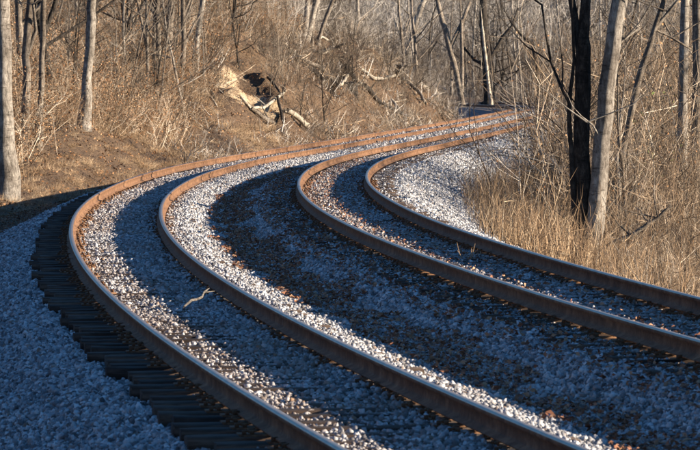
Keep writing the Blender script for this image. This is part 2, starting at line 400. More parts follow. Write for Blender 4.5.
def make_tree(name, label, bm, Y=None, path=None, limbs=(), group=None, n_limb=10, H=17, seed=1, cat='tree', z_lo=.42, spread=1.0, tops=None):
    """path: photo pixels from the base up: (x, y, width px); depth Y. Continued above the frame to height H."""
    r = random.Random(seed)
    pts = [px(x, y, Y) for x, y, w_ in path]; rad = [w_ * Y / FPX / 2 for x, y, w_ in path]
    for i in range(1, len(pts)): pts[i][1] += .02 * (i) * r.uniform(-1, 1)
    g = float(surf_z(pts[0][0], Y)); base = pts[0].copy()
    if g < base[2] - .15:
        s = pts[0] - pts[1]; s = s / max(abs(s[2]), .2) ; k = min(base[2] - g, 6)
        foot = base + np.array([s[0] * .35 * k, 0, 0]); foot[2] = g - .15
        pts.insert(0, foot); rad.insert(0, rad[0] * 1.15)
    else: pts[0][2] = g - .15
    rad[0] *= 1.5
    d = pts[-1] - pts[-2]; d /= np.linalg.norm(d)
    top = pts[-1]; n = 7; Lr = max(H - (top[2] - g), 2)
    r0 = rad[-1]
    for i in range(1, n + 1):
        d = d + np.array([r.gauss(0, .05), r.gauss(0, .05), .08]); d /= np.linalg.norm(d)
        pts.append(pts[-1] + d * Lr / n); rad.append(r0 * (1 - .92 * i / n))
    # refine
    P, Q = [], []
    for i in range(len(pts) - 1):
        for k in range(3):
            u = k / 3; P.append(pts[i] * (1 - u) + pts[i + 1] * u + np.array([r.gauss(0, 1), r.gauss(0, 1), 0]) * rad[i] * (.10 if k else .04)); Q.append((rad[i] * (1 - u) + rad[i + 1] * u) * r.uniform(.95, 1.05))
    P.append(pts[-1]); Q.append(rad[-1])
    o3 = np.array([P[0][0], P[0][1], g])
    T, C = Tubes(), Tubes()
    T.tube([p - o3 for p in P], Q, 10)
    for L in limbs:
        q = [px(x, y, Y) - o3 for x, y, w_ in L]
        for i in range(1, len(q)): q[i][1] += r.uniform(-.3, .3) * i
        T.tube(q, [max(w_ * Y / FPX / 2, .01) for x, y, w_ in L], 6)
        for s in range(3):
            j = r.randint(1, len(q) - 1); a = r.uniform(0, 6.28)
            C.tube(limb_path(r, q[j], (math.cos(a), math.sin(a) * .4, r.uniform(.2, 1)), r.uniform(.8, 2.0), 3), [.02, .015, .011, .006], 4, False)
    branches(r, T, C, [p - o3 for p in P], Q, n_limb, z_lo, spread)
    root = tag(empty(name, o3), label, cat, group)
    link('trunk', T.mesh('trunk', bm), root); link('crown', C.mesh('crown', bm), root)
    return root

PROTO = []
def proto(i, bm, H, r0, fork=False):
    r = random.Random(100 + i); T, C = Tubes(), Tubes()
    p = np.array([0, 0, -.3]); d = np.array([r.gauss(0, .05), r.gauss(0, .05), 1.0]); pts = [p]; rad = [r0 * 1.3]
    for k in range(14):
        d = d + np.array([r.gauss(0, .05), r.gauss(0, .05), .03]); d /= np.linalg.norm(d); p = p + d * H / 14; pts.append(p); rad.append(r0 * (1 - .9 * (k + 1) / 14) * r.uniform(.95, 1.05))
    T.tube(pts, rad, 7)
    if fork:
        a = r.uniform(0, 6.28); lp = limb_path(r, pts[3], (math.cos(a) * .35, math.sin(a) * .35, 1), H * .6, 7, .1, .07); T.tube(lp, [rad[3] * .8 * (1 - .11 * k) for k in range(8)], 6); branches(r, T, C, lp, [rad[3] * .8 * (1 - .11 * k) for k in range(8)], 6, .2)
    branches(r, T, C, pts, rad, 11, .14, 1.0)
    PROTO.append((T.mesh('trunk', bm), C.mesh('crown', bm)))
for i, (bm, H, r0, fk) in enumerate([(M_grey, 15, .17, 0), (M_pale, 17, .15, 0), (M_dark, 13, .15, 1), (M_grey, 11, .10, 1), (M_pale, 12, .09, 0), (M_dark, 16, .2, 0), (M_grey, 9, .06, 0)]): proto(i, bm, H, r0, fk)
def put_tree(name, i, x, y, label, group, s=1.0):
    root = tag(empty(name, (x, y, float(ground_z(x, y)))), label, 'tree', group)
    root.rotation_euler = (R.normal(0, .05), R.normal(0, .05), R.uniform(0, 6.28)); root.scale = (s, s, s)
    link('trunk', PROTO[i][0], root); link('crown', PROTO[i][1], root)
    return root

# hero trees, left of the tracks
def Yhit(x, y): return float(hit(x, y)[1])
make_tree('tree', 'thick pale grey trunk standing at the edge of the shaded ballast shoulder', M_pale, Yhit(5, 200), [(6, 201, 20), (5, 120, 18), (3, 40, 17), (2, 0, 16)], n_limb=7, H=20, seed=1)
make_tree('tree', 'grey trunk with a side stem, rising behind the dry grass of the slope', M_grey, Yhit(24, 146), [(24, 146, 8), (27, 90, 8), (27, 40, 8), (31, 0, 7)], [[(28, 55, 5), (36, 30, 4), (35, 5, 3)]], n_limb=9, seed=2)
make_tree('tree', 'slim grey trunk growing close beside a forked grey tree on the grass slope', M_grey, Yhit(40, 150), [(38, 150, 7), (41, 100, 6), (43, 40, 6), (44, 0, 5)], n_limb=9, seed=3)
make_tree('tree', 'upright trunk with pale flaking bark standing alone in the tan brush', M_pale, Yhit(86, 130), [(84, 130, 11), (87, 80, 10), (91, 30, 10), (92, 0, 9)], n_limb=9, seed=4)
make_tree('tree', 'grey trunk on the upper slope above the brush-filled gully', M_grey, Yhit(168, 72), [(168, 72, 8), (169, 30, 8), (172, 0, 7)], n_limb=8, seed=5)
make_tree('tree', 'pale slender trunk rising beside the dark rootball in the slope', M_pale, Yhit(194, 76), [(194, 76, 7), (197, 40, 6), (203, 0, 6)], n_limb=8, seed=6)
Y0 = Yhit(306, 42)
make_tree('tree', 'cream straight trunk of a close pair on the bank top', M_pale, Y0, [(304, 42, 6), (306, 20, 6), (308, 0, 5)], n_limb=7, seed=7)
make_tree('tree', 'cream leaning trunk of a close pair on the bank top', M_pale, Y0 + .6, [(306, 41, 6), (312, 20, 6), (317, 0, 5)], n_limb=7, seed=8)
make_tree('tree', 'thin grey trunk just behind the cream pair on the bank top', M_grey, Y0 + 1.5, [(312, 42, 4), (313, 20, 4), (314, 0, 4)], n_limb=7, seed=9)
make_tree('tree', 'grey-brown trunk leaning away from the cream pair on the bank top', M_grey, Y0 + 5, [(319, 38, 4), (326, 18, 4), (333, 0, 4)], n_limb=7, seed=10)
make_tree('tree', 'bright pale trunk leaning over the dark uprooted stump', M_pale, Yhit(406, 68), [(406, 68, 7), (412, 38, 6), (422, 4, 6)], [[(410, 52, 3), (402, 40, 3), (394, 18, 2)], [(413, 35, 3), (424, 28, 2), (437, 14, 2)]], n_limb=7, seed=11)
make_tree('tree', 'brown forked trunk leaning behind the bend where the track goes out of sight', M_grey, 388, [(462, 103, 6), (456, 72, 6), (448, 42, 6), (440, 12, 5)], [[(450, 48, 4), (462, 22, 4), (470, 2, 3)], [(462, 92, 4), (462, 60, 4), (461, 20, 3)]], n_limb=8, seed=12)
make_tree('tree', 'dark thick trunk with a sweeping side branch behind the far rails', M_dark, 395, [(488, 101, 9), (487, 70, 9), (484, 30, 9), (483, 0, 8)], [[(490, 60, 4), (502, 38, 4), (512, 26, 3), (518, 8, 2)], [(486, 66, 4), (474, 60, 3), (464, 48, 3)]], n_limb=8, seed=13)
make_tree('tree', 'white thin dead stem standing before a dark thick trunk', M_dead, 385, [(491, 101, 4), (487, 70, 3), (483, 36, 3), (482, 26, 2)], n_limb=2, H=9, seed=14, z_lo=.7)
make_tree('tree', 'dark crooked sapling behind the far rails with a dangling limb', M_dark, 380, [(538, 103, 5), (537, 70, 4), (533, 45, 4), (522, 36, 3)], n_limb=5, H=10, seed=15)
# right of the tracks
make_tree('tree', 'dark trunk in shade splitting into two stems beside the big leaning tree', M_dark, 82.12, [(580, 262, 19), (581, 150, 17), (582, 60, 16), (584, 25, 12), (586, 0, 10)], [[(580, 52, 9), (575, 22, 8), (570, -10, 7), (560, -70, 5)], [(578, 130, 2), (586, 112, 2), (598, 103, 1)]], n_limb=9, H=19, seed=16, spread=.8)  # dark bark puts the big tree's shade into this trunk's colour
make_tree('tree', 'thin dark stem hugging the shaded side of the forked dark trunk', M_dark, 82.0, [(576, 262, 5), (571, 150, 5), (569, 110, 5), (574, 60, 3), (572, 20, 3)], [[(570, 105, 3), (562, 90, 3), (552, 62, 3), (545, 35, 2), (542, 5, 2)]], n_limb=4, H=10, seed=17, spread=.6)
make_tree('tree', 'big pale grey trunk leaning over the dry weeds beside the rail', M_pale, 82, [(592, 268, 20), (597, 200, 18), (602, 140, 17), (609, 70, 17), (619, 0, 16)], [[(604, 145, 2), (592, 125, 2), (586, 122, 1)], [(612, 52, 3), (624, 40, 2), (640, 28, 2)]], n_limb=9, H=20, seed=18, spread=.8)
make_tree('tree', 'slim trunk slanting away from the big leaning tree, dark on one side', M_grey, 92, [(612, 250, 7), (623, 150, 7), (638, 82, 7), (654, 30, 6), (664, 0, 5)], [[(656, 28, 4), (668, 12, 3), (682, -5, 3)], [(655, 30, 3), (672, 38, 2), (692, 50, 2)]], n_limb=6, H=14, seed=19)
make_tree('tree', 'straight pale trunk among the dry brush beside a darker mottled trunk', M_pale, 98, [(684, 250, 12), (682, 160, 11), (683, 80, 10), (685, 0, 9)], n_limb=7, H=17, seed=20)
make_tree('tree', 'mottled grey trunk crowded against a straight pale trunk in dry brush', M_grey, 101, [(697, 250, 13), (696, 160, 12), (698, 80, 11), (697, 0, 11)], n_limb=6, H=17, seed=21)
make_tree('tree', 'short slim pale sapling at the foot of the leaning trunks', M_pale, 90, [(622, 262, 4), (620, 200, 4), (617, 160, 3), (620, 120, 2)], n_limb=4, H=5, seed=22, z_lo=.5, spread=.4)
make_tree('tree', 'thin white stem at the foot of the dark forked trunk', M_dead, 84, [(580, 262, 4), (578, 215, 5), (577, 190, 3), (578, 150, 2)], n_limb=3, H=5, seed=23, z_lo=.6, spread=.4)

# woods: individuals that only their place tells apart
LOOK = ['grey straight-trunked', 'tall pale-barked', 'dark forked', 'grey-brown forked', 'slim pale-barked', 'thick dark-barked', 'thin grey']
def wood(n, xr, yr, cond, label, group, kinds, name='tree', smin=.8, smax=1.25):
    c = 0; t = 0
    while c < n and t < n * 60:
        t += 1
        y = R.uniform(*yr); x = R.uniform(*xr) * y / FPX
        if not cond(x, y, float(off(x, y))): continue
        i = kinds[R.randint(len(kinds))]
        put_tree(name, i, x, y, LOOK[i] + ' ' + label, group, R.uniform(smin, smax)); c += 1
wood(76, (-250, 350), (360, 520), lambda x, y, d: abs(d) > 7, 'bare tree in the distant woods that close off the track', 'trees of the distant woods', [0, 1, 1, 2, 3, 4, 5])
wood(92, (-370, 90), (150, 340), lambda x, y, d: 13 < d < 60, 'bare tree in the woods on top of the bank', 'trees of the woods above the bank', [0, 1, 2, 2, 3, 4, 5, 6])
wood(58, (-365, -120), (125, 260), lambda x, y, d: 9 < d < 30, 'bare tree in the brush of the near slope', 'trees in the brush of the slope', [0, 2, 3, 4, 6], smin=.7, smax=1.1)
wood(60, (-370, -110), (112, 240), lambda x, y, d: 7.5 < d < 26, 'low twiggy sapling in the brush of the near slope', 'saplings in the brush of the slope', [2, 3, 4, 6], name='sapling', smin=.28, smax=.55)
wood(26, (-100, 90), (185, 330), lambda x, y, d: 6 < d < 16, 'low twiggy sapling rooted on the eroded bank', 'saplings on the eroded bank', [2, 3, 6], name='sapling', smin=.2, smax=.4)
wood(26, (245, 370), (84, 200), lambda x, y, d: -16 < d < -9.5, 'low twiggy sapling among the dry weeds', 'saplings among the dry weeds', [3, 4, 6], name='sapling', smin=.3, smax=.6)
wood(26, (235, 370), (125, 330), lambda x, y, d: d < -14, 'bare tree in the woods across the tracks from the bank', 'trees of the woods beside the dry weeds', [0, 3, 4, 6], smin=.7, smax=1.1)

wood(24, (180, 1100), (95, 260), lambda x, y, d: -34 < d < -11.5, 'bare tree in the woods across the tracks from the bank', 'trees of the woods beside the dry weeds', [0, 3, 4, 6], smin=.8, smax=1.2)
wood(20, (200, 800), (185, 335), lambda x, y, d: -48 < d < -13, 'bare tree in the woods across the tracks from the bank', 'trees of the woods beside the dry weeds', [0, 1, 2, 3, 5], smin=.8, smax=1.2)
# ------------------------------------------------------------------ fallen wood on the bank
def log(name, label, pix, m, cat='branch', seed=0, lift=2.6, stubs=2, Y=None):
    r = random.Random(seed)
    pts = []; rad = []
    for x, y, w_ in pix:
        p = hit(x, y) if Y is None else px(x, y, Y)
        pts.append(p); rad.append(max(w_ * p[1] / FPX / 2, .012))
    # keep the depth run believable
    ym = float(np.median([p[1] for p in pts]))
    for i, p in enumerate(pts):
        yy = min(max(p[1], ym - 6), ym + 6); x, y, w_ = pix[i]; q = px(x, y, yy); q[2] = max(q[2], float(surf_z(q[0], q[1])) + rad[i] * lift); pts[i] = q
    P, Q = [], []
    for i in range(len(pts) - 1):
        for k in range(3):
            u = k / 3; P.append(pts[i] * (1 - u) + pts[i + 1] * u + np.array([r.gauss(0, 1), r.gauss(0, 1), r.gauss(0, 1)]) * rad[i] * .2); Q.append(rad[i] * (1 - u) + rad[i + 1] * u)
    P.append(pts[-1]); Q.append(rad[-1])
    T = Tubes(); o3 = P[0].copy(); T.tube([p - o3 for p in P], Q, 7)
    for s in range(stubs):
        j = r.randint(1, len(P) - 1); T.tube(limb_path(r, P[j] - o3, (r.gauss(0, 1), r.gauss(0, .6), r.uniform(.1, 1)), r.uniform(.4, 1.3), 3), [Q[j] * .5, Q[j] * .4, Q[j] * .28, Q[j] * .1], 5)
    o = link(name, T.mesh(name, m)); o.location = o3
    return tag(o, label, cat)
def build_logs():
    log('fallen_branch', 'curved bleached root edging the bottom of the sandy scar', [(240, 111, 3), (250, 116, 3), (262, 115, 3), (274, 107, 3), (283, 93, 3), (286, 90, 2)], M_dead, seed=1)
    log('fallen_branch', 'dark broken stick leaning below the bleached curved root', [(277, 104, 3), (281, 115, 3), (284, 128, 3)], M_dark, seed=2)
    log('fallen_log', 'short tan log lying just above the rail at the bank foot', [(287, 119, 5), (298, 126, 6), (308, 134, 6)], M_dead, 'log', 3, stubs=0)
    log('fallen_log', 'long dark dead trunk sloping down the middle of the bank', [(262, 58, 3), (286, 64, 4), (310, 70, 5), (324, 80, 5), (338, 92, 5)], M_dark, 'log', 4, stubs=3)
    log('fallen_branch', 'dark bent branch lying across the leaf litter near the bank top', [(300, 60, 3), (318, 55, 3), (334, 50, 3), (346, 44, 2)], M_dark, seed=5)
    log('fallen_branch', 'short white broken branch propped on the upper bank', [(319, 65, 3), (326, 58, 3), (334, 51, 3)], M_dead, seed=6)
    log('exposed_root', 'white hooked root curling out beside the dark stump', [(337, 90, 3), (342, 90, 3), (346, 84, 3), (348, 77, 3)], M_dead, 'root', 7, stubs=0)
    log('exposed_root', 'white upright root below the bent limb on the bank', [(355, 104, 3), (355, 96, 3), (358, 88, 3), (362, 83, 2)], M_dead, 'root', 8, stubs=0)
    log('fallen_branch', 'long pale limb running from the stump toward the leaning tree', [(362, 83, 3), (374, 86, 4), (384, 81, 3), (396, 75, 2)], M_dead, seed=9)
    log('fallen_log', 'slim pale log sliding down the bank below the leaning tree', [(419, 82, 4), (428, 89, 4), (438, 97, 3)], M_dead, 'log', 10, stubs=0)
    log('fallen_branch', 'pale horizontal branch resting across the far end of the bank', [(412, 66, 3), (424, 69, 3), (436, 72, 2), (446, 76, 2)], M_dead, seed=11)
    log('fallen_branch', 'dark branch half buried low on the bank above the rails', [(378, 108, 4), (390, 113, 4), (402, 118, 3)], M_dark, seed=12)
    log('fallen_branch', 'thick dark limb low on the bank below the hooked roots', [(364, 92, 5), (372, 100, 5), (378, 108, 4)], M_dark, seed=13)
    log('fallen_branch', 'tan stick pointing down the bank foot toward the rails', [(381, 104, 2), (392, 112, 3), (400, 120, 2)], M_dead, seed=14)
    log('fallen_branch', 'grey dead limb slanting through the brush above the sandy scar', [(252, 24, 2), (266, 16, 3), (280, 8, 3), (292, 0, 3)], M_dark, seed=15)
    log('fallen_branch', 'small arched white root on the bank top near the cream pair', [(318, 44, 2), (322, 40, 2), (328, 43, 2)], M_dead, seed=16, stubs=0)
    log('fallen_branch', 'dead grey branch slumped over the dry weeds beside the rail', [(588, 258, 3), (606, 246, 3), (630, 236, 4), (650, 222, 4), (672, 206, 3)], M_grey, seed=17, Y=80, stubs=8)
    more = [('half-buried grey log angled up the slump below the sandy scar', [(252, 118, 4), (262, 124, 4), (274, 131, 4)], M_grey), ('dark limb dangling from the lip of the scar', [(268, 84, 3), (276, 92, 3), (282, 100, 2)], M_dark),
            ('long grey trunk lying along the upper bank behind the dark dead trunk', [(286, 58, 3), (304, 66, 4), (322, 74, 4), (336, 84, 4)], M_grey), ('dark root mat limb hanging above the hooked roots', [(340, 72, 4), (350, 78, 5), (358, 88, 4)], M_dark),
            ('bleached stick standing askew low on the bank between two dark limbs', [(392, 104, 3), (398, 112, 3), (404, 121, 2)], M_dead), ('grey fallen limb reaching from the black stump down to the rails', [(408, 88, 4), (418, 98, 4), (426, 108, 3)], M_grey),
            ('dark crossing limb near the far end of the bank', [(424, 92, 4), (436, 100, 4), (446, 108, 3)], M_dark), ('bleached thin pole lying down the far end of the bank', [(432, 84, 3), (442, 92, 3), (452, 102, 2)], M_dead),
            ('grey bowed branch lying in the dry grass at the slope foot', [(128, 142, 2), (140, 136, 3), (152, 138, 2)], M_dead), ('dark fallen limb across the brush under the upright flaking tree', [(92, 122, 3), (110, 116, 3), (126, 120, 2)], M_dark),
            ('dark log lodged against the pale slender trunk', [(196, 84, 4), (206, 92, 4), (214, 102, 3)], M_dark), ('bleached stick poking from the shaded hollow beside the scar', [(208, 96, 3), (214, 104, 2), (217, 112, 2)], M_dead)]
    for i, (lb, pxs, m_) in enumerate(more): log('fallen_branch', lb, pxs, m_, seed=40 + i, stubs=2)
    # the stick lying on the near track
    p0 = np.array(px(184, 306, 41.0)); p1 = np.array(px(208, 290, 42.6)); 
    T = Tubes(); ps = []
    a = at(42.4, .10, -.165); b = at(44.9, -.42, -.135)
    P0 = px(183.5, 307, (CAMH + .145) * FPX / 227); P1 = px(209, 290, (CAMH + .02) * FPX / 210)
    for k in range(7): ps.append(P0 * (1 - k / 6) + P1 * k / 6 + np.array([.015 * math.sin(k * 2.1), 0, .02 * math.sin(k * 1.3)]))
    o3 = ps[0].copy(); T.tube([p - o3 for p in ps], [.011, .014, .015, .014, .013, .011, .006], 7); T.tube(limb_path(random.Random(3), ps[5] - o3, (1, .5, .1), .14, 2), [.008, .006, .004], 5)
    o = link('fallen_branch', T.mesh('fallen_branch', M_pale)); o.location = o3; tag(o, 'bleached bare stick lying on the ballast between the rails', 'branch')
build_logs()

def rootball(label, x, y, wpx, seed, m):
    r = random.Random(seed); p = hit(x, y); s = wpx * p[1] / FPX / 2
    root = tag(empty('uprooted_stump', p), label, 'stump')
    T = Tubes(); T.tube([(0, 0, -.3 * s), (0, -.1 * s, .3 * s), (.05 * s, -.2 * s, .8 * s)], [.55 * s, .5 * s, .32 * s], 9); link('stump_core', T.mesh('stump_core', m), root)
    for k in range(13):
        a = r.uniform(0, 6.28); T = Tubes(); L = s * r.uniform(.6, 1.3)
        lp = limb_path(r, (0, -.1 * s, r.uniform(.0, .7) * s), (math.cos(a), -abs(math.sin(a)) * .6, r.uniform(-.4, .7)), L, 5, 0, .35); T.tube(lp, [.13 * s, .11 * s, .09 * s, .06 * s, .04 * s, .02 * s], 5)
        link('root', T.mesh('root', m), root)
rootball('dark rootball with tangled roots beside the pale slender trunk', 181, 80, 24, 1, M_dark)
rootball('dark stump with roots in the eroded middle of the bank', 352, 92, 24, 2, M_dark)
rootball('black uprooted stump under the bright leaning trunk', 400, 76, 26, 3, M_dark)

# ------------------------------------------------------------------ masses nobody could count
def spikes(base, tip, bend, rad):
    """tapered three-sided stems; returns verts, tris (9 per stem)"""
    n = len(base); mid = (base + tip) / 2 + bend
    ax = tip - base; ax /= np.linalg.norm(ax, axis=1, keepdims=True) + 1e-9
    a = np.cross(ax, np.array([.3, .9, .1])); a /= np.linalg.norm(a, axis=1, keepdims=True) + 1e-9; b = np.cross(ax, a)
    V = np.empty((n, 7, 3))
    for k in range(3):
        g = 2 * math.pi * k / 3; o = math.cos(g) * a + math.sin(g) * b
        V[:, k] = base + o * rad[:, None]; V[:, 3 + k] = mid + o * rad[:, None] * .75
    V[:, 6] = tip
    t = []
    for k in range(3):
        l = (k + 1) % 3; t += [(k, l, 3 + l), (k, 3 + l, 3 + k), (3 + k, 3 + l, 6)]
    F = (np.array(t)[None] + (np.arange(n) * 7)[:, None, None]).reshape(-1, 3)
    return V.reshape(-1, 3), F
def sample(n, xr, yr, cond):
    """points spread over the picture wedge, evenly per metre of ground"""
    out = np.empty((0, 2))
    while len(out) < n:
        m = n * 3
        y = np.sqrt(R.uniform(yr[0] ** 2, yr[1] ** 2, m)); x = R.uniform(xr[0], xr[1], m) * y / FPX
        k = cond(x, y, off(x, y)); out = np.concatenate([out, np.stack([x[k], y[k]], 1)])
        if not k.any(): break
    return out[:n]
def leaf_geo(c, size, flat, rs):
    n = len(c)
    u = rs.normal(0, 1, (n, 3)); v = rs.normal(0, 1, (n, 3))
    if flat: u[:, 2] *= .35; v[:, 2] *= .35
    u /= np.linalg.norm(u, axis=1, keepdims=True); v -= u * (u * v).sum(1, keepdims=True); v /= np.linalg.norm(v, axis=1, keepdims=True)
    s = (rs.uniform(.5, 1.3, n) * size)[:, None]; w_ = np.cross(u, v) * s * .35
    V = np.stack([c - u * s, c - v * s * .6 + w_, c + u * s, c + v * s * .6 + w_], 1).reshape(-1, 3)
    i = np.arange(n)[:, None] * 4
    return V, np.concatenate([i + np.array([[0, 1, 2]]), i + np.array([[0, 2, 3]])])
def leaves(name, label, P, size, m, flat=False, lo=0., hi=1.):
    V, F = leaf_geo(np.asarray(P), size, flat, R)
    return tag(link(name, mesh_np(name, V, F, m, False, np.repeat(R.uniform(lo, hi, len(P)), 4))), label, 'leaves', kind='stuff')
def scatter_nodes(o, meshes):
    ng = bpy.data.node_groups.new('scatter', 'GeometryNodeTree')
    ng.interface.new_socket('Geometry', in_out='INPUT', socket_type='NodeSocketGeometry'); ng.interface.new_socket('Geometry', in_out='OUTPUT', socket_type='NodeSocketGeometry')
    N = ng.nodes; gi = N.new('NodeGroupInput'); go = N.new('NodeGroupOutput'); g2i = N.new('GeometryNodeGeometryToInstance')
    for me in meshes:
        so = bpy.data.objects.new(o.name + '_piece', me); oi = N.new('GeometryNodeObjectInfo'); oi.inputs['Object'].default_value = so; oi.inputs['As Instance'].default_value = False
        ng.links.new(oi.outputs['Geometry'], g2i.inputs[0])
    iop = N.new('GeometryNodeInstanceOnPoints'); iop.inputs['Pick Instance'].default_value = True
    def na(nm, ty):
        a = N.new('GeometryNodeInputNamedAttribute'); a.data_type = ty; a.inputs['Name'].default_value = nm
        return [s for s in a.outputs if s.enabled][0]
    ng.links.new(gi.outputs[0], iop.inputs['Points']); ng.links.new(g2i.outputs[0], iop.inputs['Instance'])
    ng.links.new(na('pick', 'INT'), iop.inputs['Instance Index']); ng.links.new(na('rot', 'FLOAT_VECTOR'), iop.inputs['Rotation']); ng.links.new(na('scl', 'FLOAT_VECTOR'), iop.inputs['Scale'])
    ng.links.new(iop.outputs[0], go.inputs[0])
    mod = o.modifiers.new('scatter', 'NODES'); mod.node_group = ng
def shrub_mesh(seed, m, stems, base_r, lean, rad, hvar=(.45, 1.05), side=3, leaf=0, leaf_size=.02, lm=None, sub=True, droop=.06):
    """one clump about 1 unit high"""
    r = np.random.RandomState(seed); k = stems
    a0 = r.uniform(0, 6.283, k); q = base_r * np.sqrt(r.rand(k)); b = np.stack([q * np.cos(a0), q * np.sin(a0), np.full(k, -.04)], 1)
    L = r.uniform(hvar[0], hvar[1], k); th = np.abs(r.normal(0, lean, k)); az = a0 + r.normal(0, .8, k)
    d = np.stack([np.sin(th) * np.cos(az), np.sin(th) * np.sin(az), np.cos(th)], 1); tip = b + d * L[:, None]; tip[:, 2] -= L * droop * r.uniform(0, 2, k)
    bend = np.stack([r.normal(0, .08, k), r.normal(0, .08, k), r.uniform(0, .07, k)], 1) * L[:, None]; r0 = r.uniform(.6, 1.4, k) * rad; tt = r.uniform(.1, .9, k)
    A, B, E, Q, T = [b], [tip], [bend], [r0], [tt]
    def subs(A0, B0, E0, Q0, T0, rep, l0, l1):
        n = len(A0); oA, oB, oE, oQ, oT = [], [], [], [], []
        for _ in range(rep):
            u = r.uniform(.25, .95, n)[:, None]; p = A0 * (1 - u) + B0 * u + E0 * (1 - np.abs(2 * u - 1)); ax = B0 - A0; ln = np.linalg.norm(ax, axis=1, keepdims=True)
            v = ax / ln + r.normal(0, .65, (n, 3)); v /= np.linalg.norm(v, axis=1, keepdims=True); l = ln * r.uniform(l0, l1, (n, 1))
            oA.append(p); oB.append(p + v * l); oE.append(r.normal(0, .08, (n, 3)) * l); oQ.append(Q0 * .6); oT.append(np.clip(T0 + r.normal(0, .1, n), 0, 1))
        return [np.concatenate(z) for z in (oA, oB, oE, oQ, oT)]
    if side:
        S = subs(b, tip, bend, r0, tt, side, .2, .55)
        for l_, x in zip((A, B, E, Q, T), S): l_.append(x)
        if sub:
            S2 = subs(*S, 2, .3, .7)
            for l_, x in zip((A, B, E, Q, T), S2): l_.append(x)
    A, B, E, Q, T = [np.concatenate(z) for z in (A, B, E, Q, T)]
    V, F = spikes(A, B, E, Q); tint = np.repeat(T, 7); mi = np.zeros(len(F), int)
    if leaf:
        i = r.randint(0, len(A), leaf); u = r.rand(leaf)[:, None]
        c = A[i] * (1 - u) + B[i] * u + r.normal(0, .02, (leaf, 3)); LV, LF = leaf_geo(c, leaf_size, False, r)
        F = np.concatenate([F, LF + len(V)]); V = np.concatenate([V, LV]); tint = np.concatenate([tint, np.repeat(r.rand(leaf), 4)]); mi = np.concatenate([mi, np.ones(len(LF), int)])
    return mesh_np('clump', V, F, [m] + ([lm] if lm else []), False, tint, mi)
def brush(name, label, pts, smin, smax, meshes, cat='brush', sq=1.0, tilt=.08, nz=.6):
    qx = 350 + pts[:, 0] * FPX / pts[:, 1]; qy = HOR + (CAMH - surf_z(pts[:, 0], pts[:, 1])) * FPX / pts[:, 1]
    pts = pts[~((qx > 216) & (qx < 274) & (qy > 74) & (qy < 124))]          # the bare scar stays open
    n = len(pts); me = bpy.data.meshes.new(name); me.vertices.add(n)
    z = surf_z(pts[:, 0], pts[:, 1]); me.vertices.foreach_set('co', np.stack([pts[:, 0], pts[:, 1], z], 1).astype(np.float32).ravel())
    s = R.uniform(smin, smax, n) * np.clip(1 + nz * fbm(pts[:, 0] * .3, pts[:, 1] * .1, 2) * 1.6, .35, 1.8)
    def at_(nm, ty, fld, val): a = me.attributes.new(nm, ty, 'POINT'); a.data.foreach_set(fld, np.ascontiguousarray(val).ravel())
    at_('rot', 'FLOAT_VECTOR', 'vector', np.stack([R.normal(0, tilt, n), R.normal(0, tilt, n), R.uniform(0, 6.283, n)], 1).astype(np.float32))
    at_('scl', 'FLOAT_VECTOR', 'vector', np.stack([s * sq, s * sq, s], 1).astype(np.float32)); at_('pick', 'INT', 'value', R.randint(0, len(meshes), n).astype(np.int32))
    o = tag(link(name, me), label, cat, kind='stuff'); scatter_nodes(o, meshes)

WEED = [shrub_mesh(i, M_straw, 15, .4, .15, .0042, (.4, 1.05), 1, 0, sub=False) for i in range(4)]
GRASS = [shrub_mesh(10 + i, M_straw, 70, .55, .75, .006, (.3, 1.0), 0, 0, droop=.25) for i in range(4)]
SHRUB = [shrub_mesh(20 + i, M_twig, 14, .3, .5, .0034, (.4, 1.05), 4, 0) for i in range(4)]
LEAFY = [shrub_mesh(30 + i, M_twig, 13, .3, .5, .0034, (.4, 1.05), 4, 380, .013, M_leaf) for i in range(4)]
GSHRUB = [shrub_mesh(40 + i, M_gtwig, 14, .35, .38, .0036, (.4, 1.05), 4, 0) for i in range(4)]
POLES = [shrub_mesh(50 + i, M_twig, 18, .34, .16, .0024, (.4, 1.05), 4, 60, .007, M_leaf) for i in range(4)]

DTANGLE = [shrub_mesh(70 + i, M_dtwig, 13, .35, .7, .006, (.4, 1.05), 4, 0) for i in range(3)]
DTALL = [shrub_mesh(75 + i, M_dtwig, 8, .35, .25, .0042, (.5, 1.05), 5, 0) for i in range(3)]
STICKS = [shrub_mesh(60 + i, (M_gtwig, M_twig)[i % 2], 16, .8, 1.42, .012, (.25, .9), 1, 0, sub=False, droop=0) for i in range(4)]
# right of the tracks
p = sample(900, (190, 400), (48, 150), lambda x, y, d: (d < -7.6) & (d > -13.5) & (fbm(x * .5, y * .3, 2) > -.3 + .5 * np.clip((d + 8.6), 0, 1)))
brush('dry_grass', 'tall dry tan weeds below the gravel slope beside the track', p, .8, 2.1, WEED + WEED + SHRUB[:1], 'grass', nz=.4)
p = sample(420, (40, 200), (60, 150), lambda x, y, d: (d < -7.5) & (d > -13.5) & (fbm(x * .5, y * .3, 2) > -.3 + .5 * np.clip((d + 8.6), 0, 1)))
brush('weed_patch', 'waist-high dry tan weeds along the bottom of the gravel slope', p, .6, 1.5, WEED, 'grass', nz=.4)
p = sample(230, (225, 400), (62, 140), lambda x, y, d: (d < -9.3) & (d > -15))
brush('brush_thicket', 'tangled tan brush under the leaning trunks beside the track', p, 1.0, 2.4, SHRUB, nz=.3)
p = sample(1000, (238, 400), (84, 340), lambda x, y, d: (d < -9.6))
brush('woodland_brush', 'high bare tan brush filling the woods across from the bank', p, 2.2, 5.5, POLES + SHRUB[:1])
p = sample(160, (75, 205), (80, 150), lambda x, y, d: (d < -7.4) & (d > -13))
brush('low_weeds', 'sparse low twigs and weeds scattered up the gravel slope', p, .3, .75, SHRUB[:2] + WEED[:2], nz=.2)
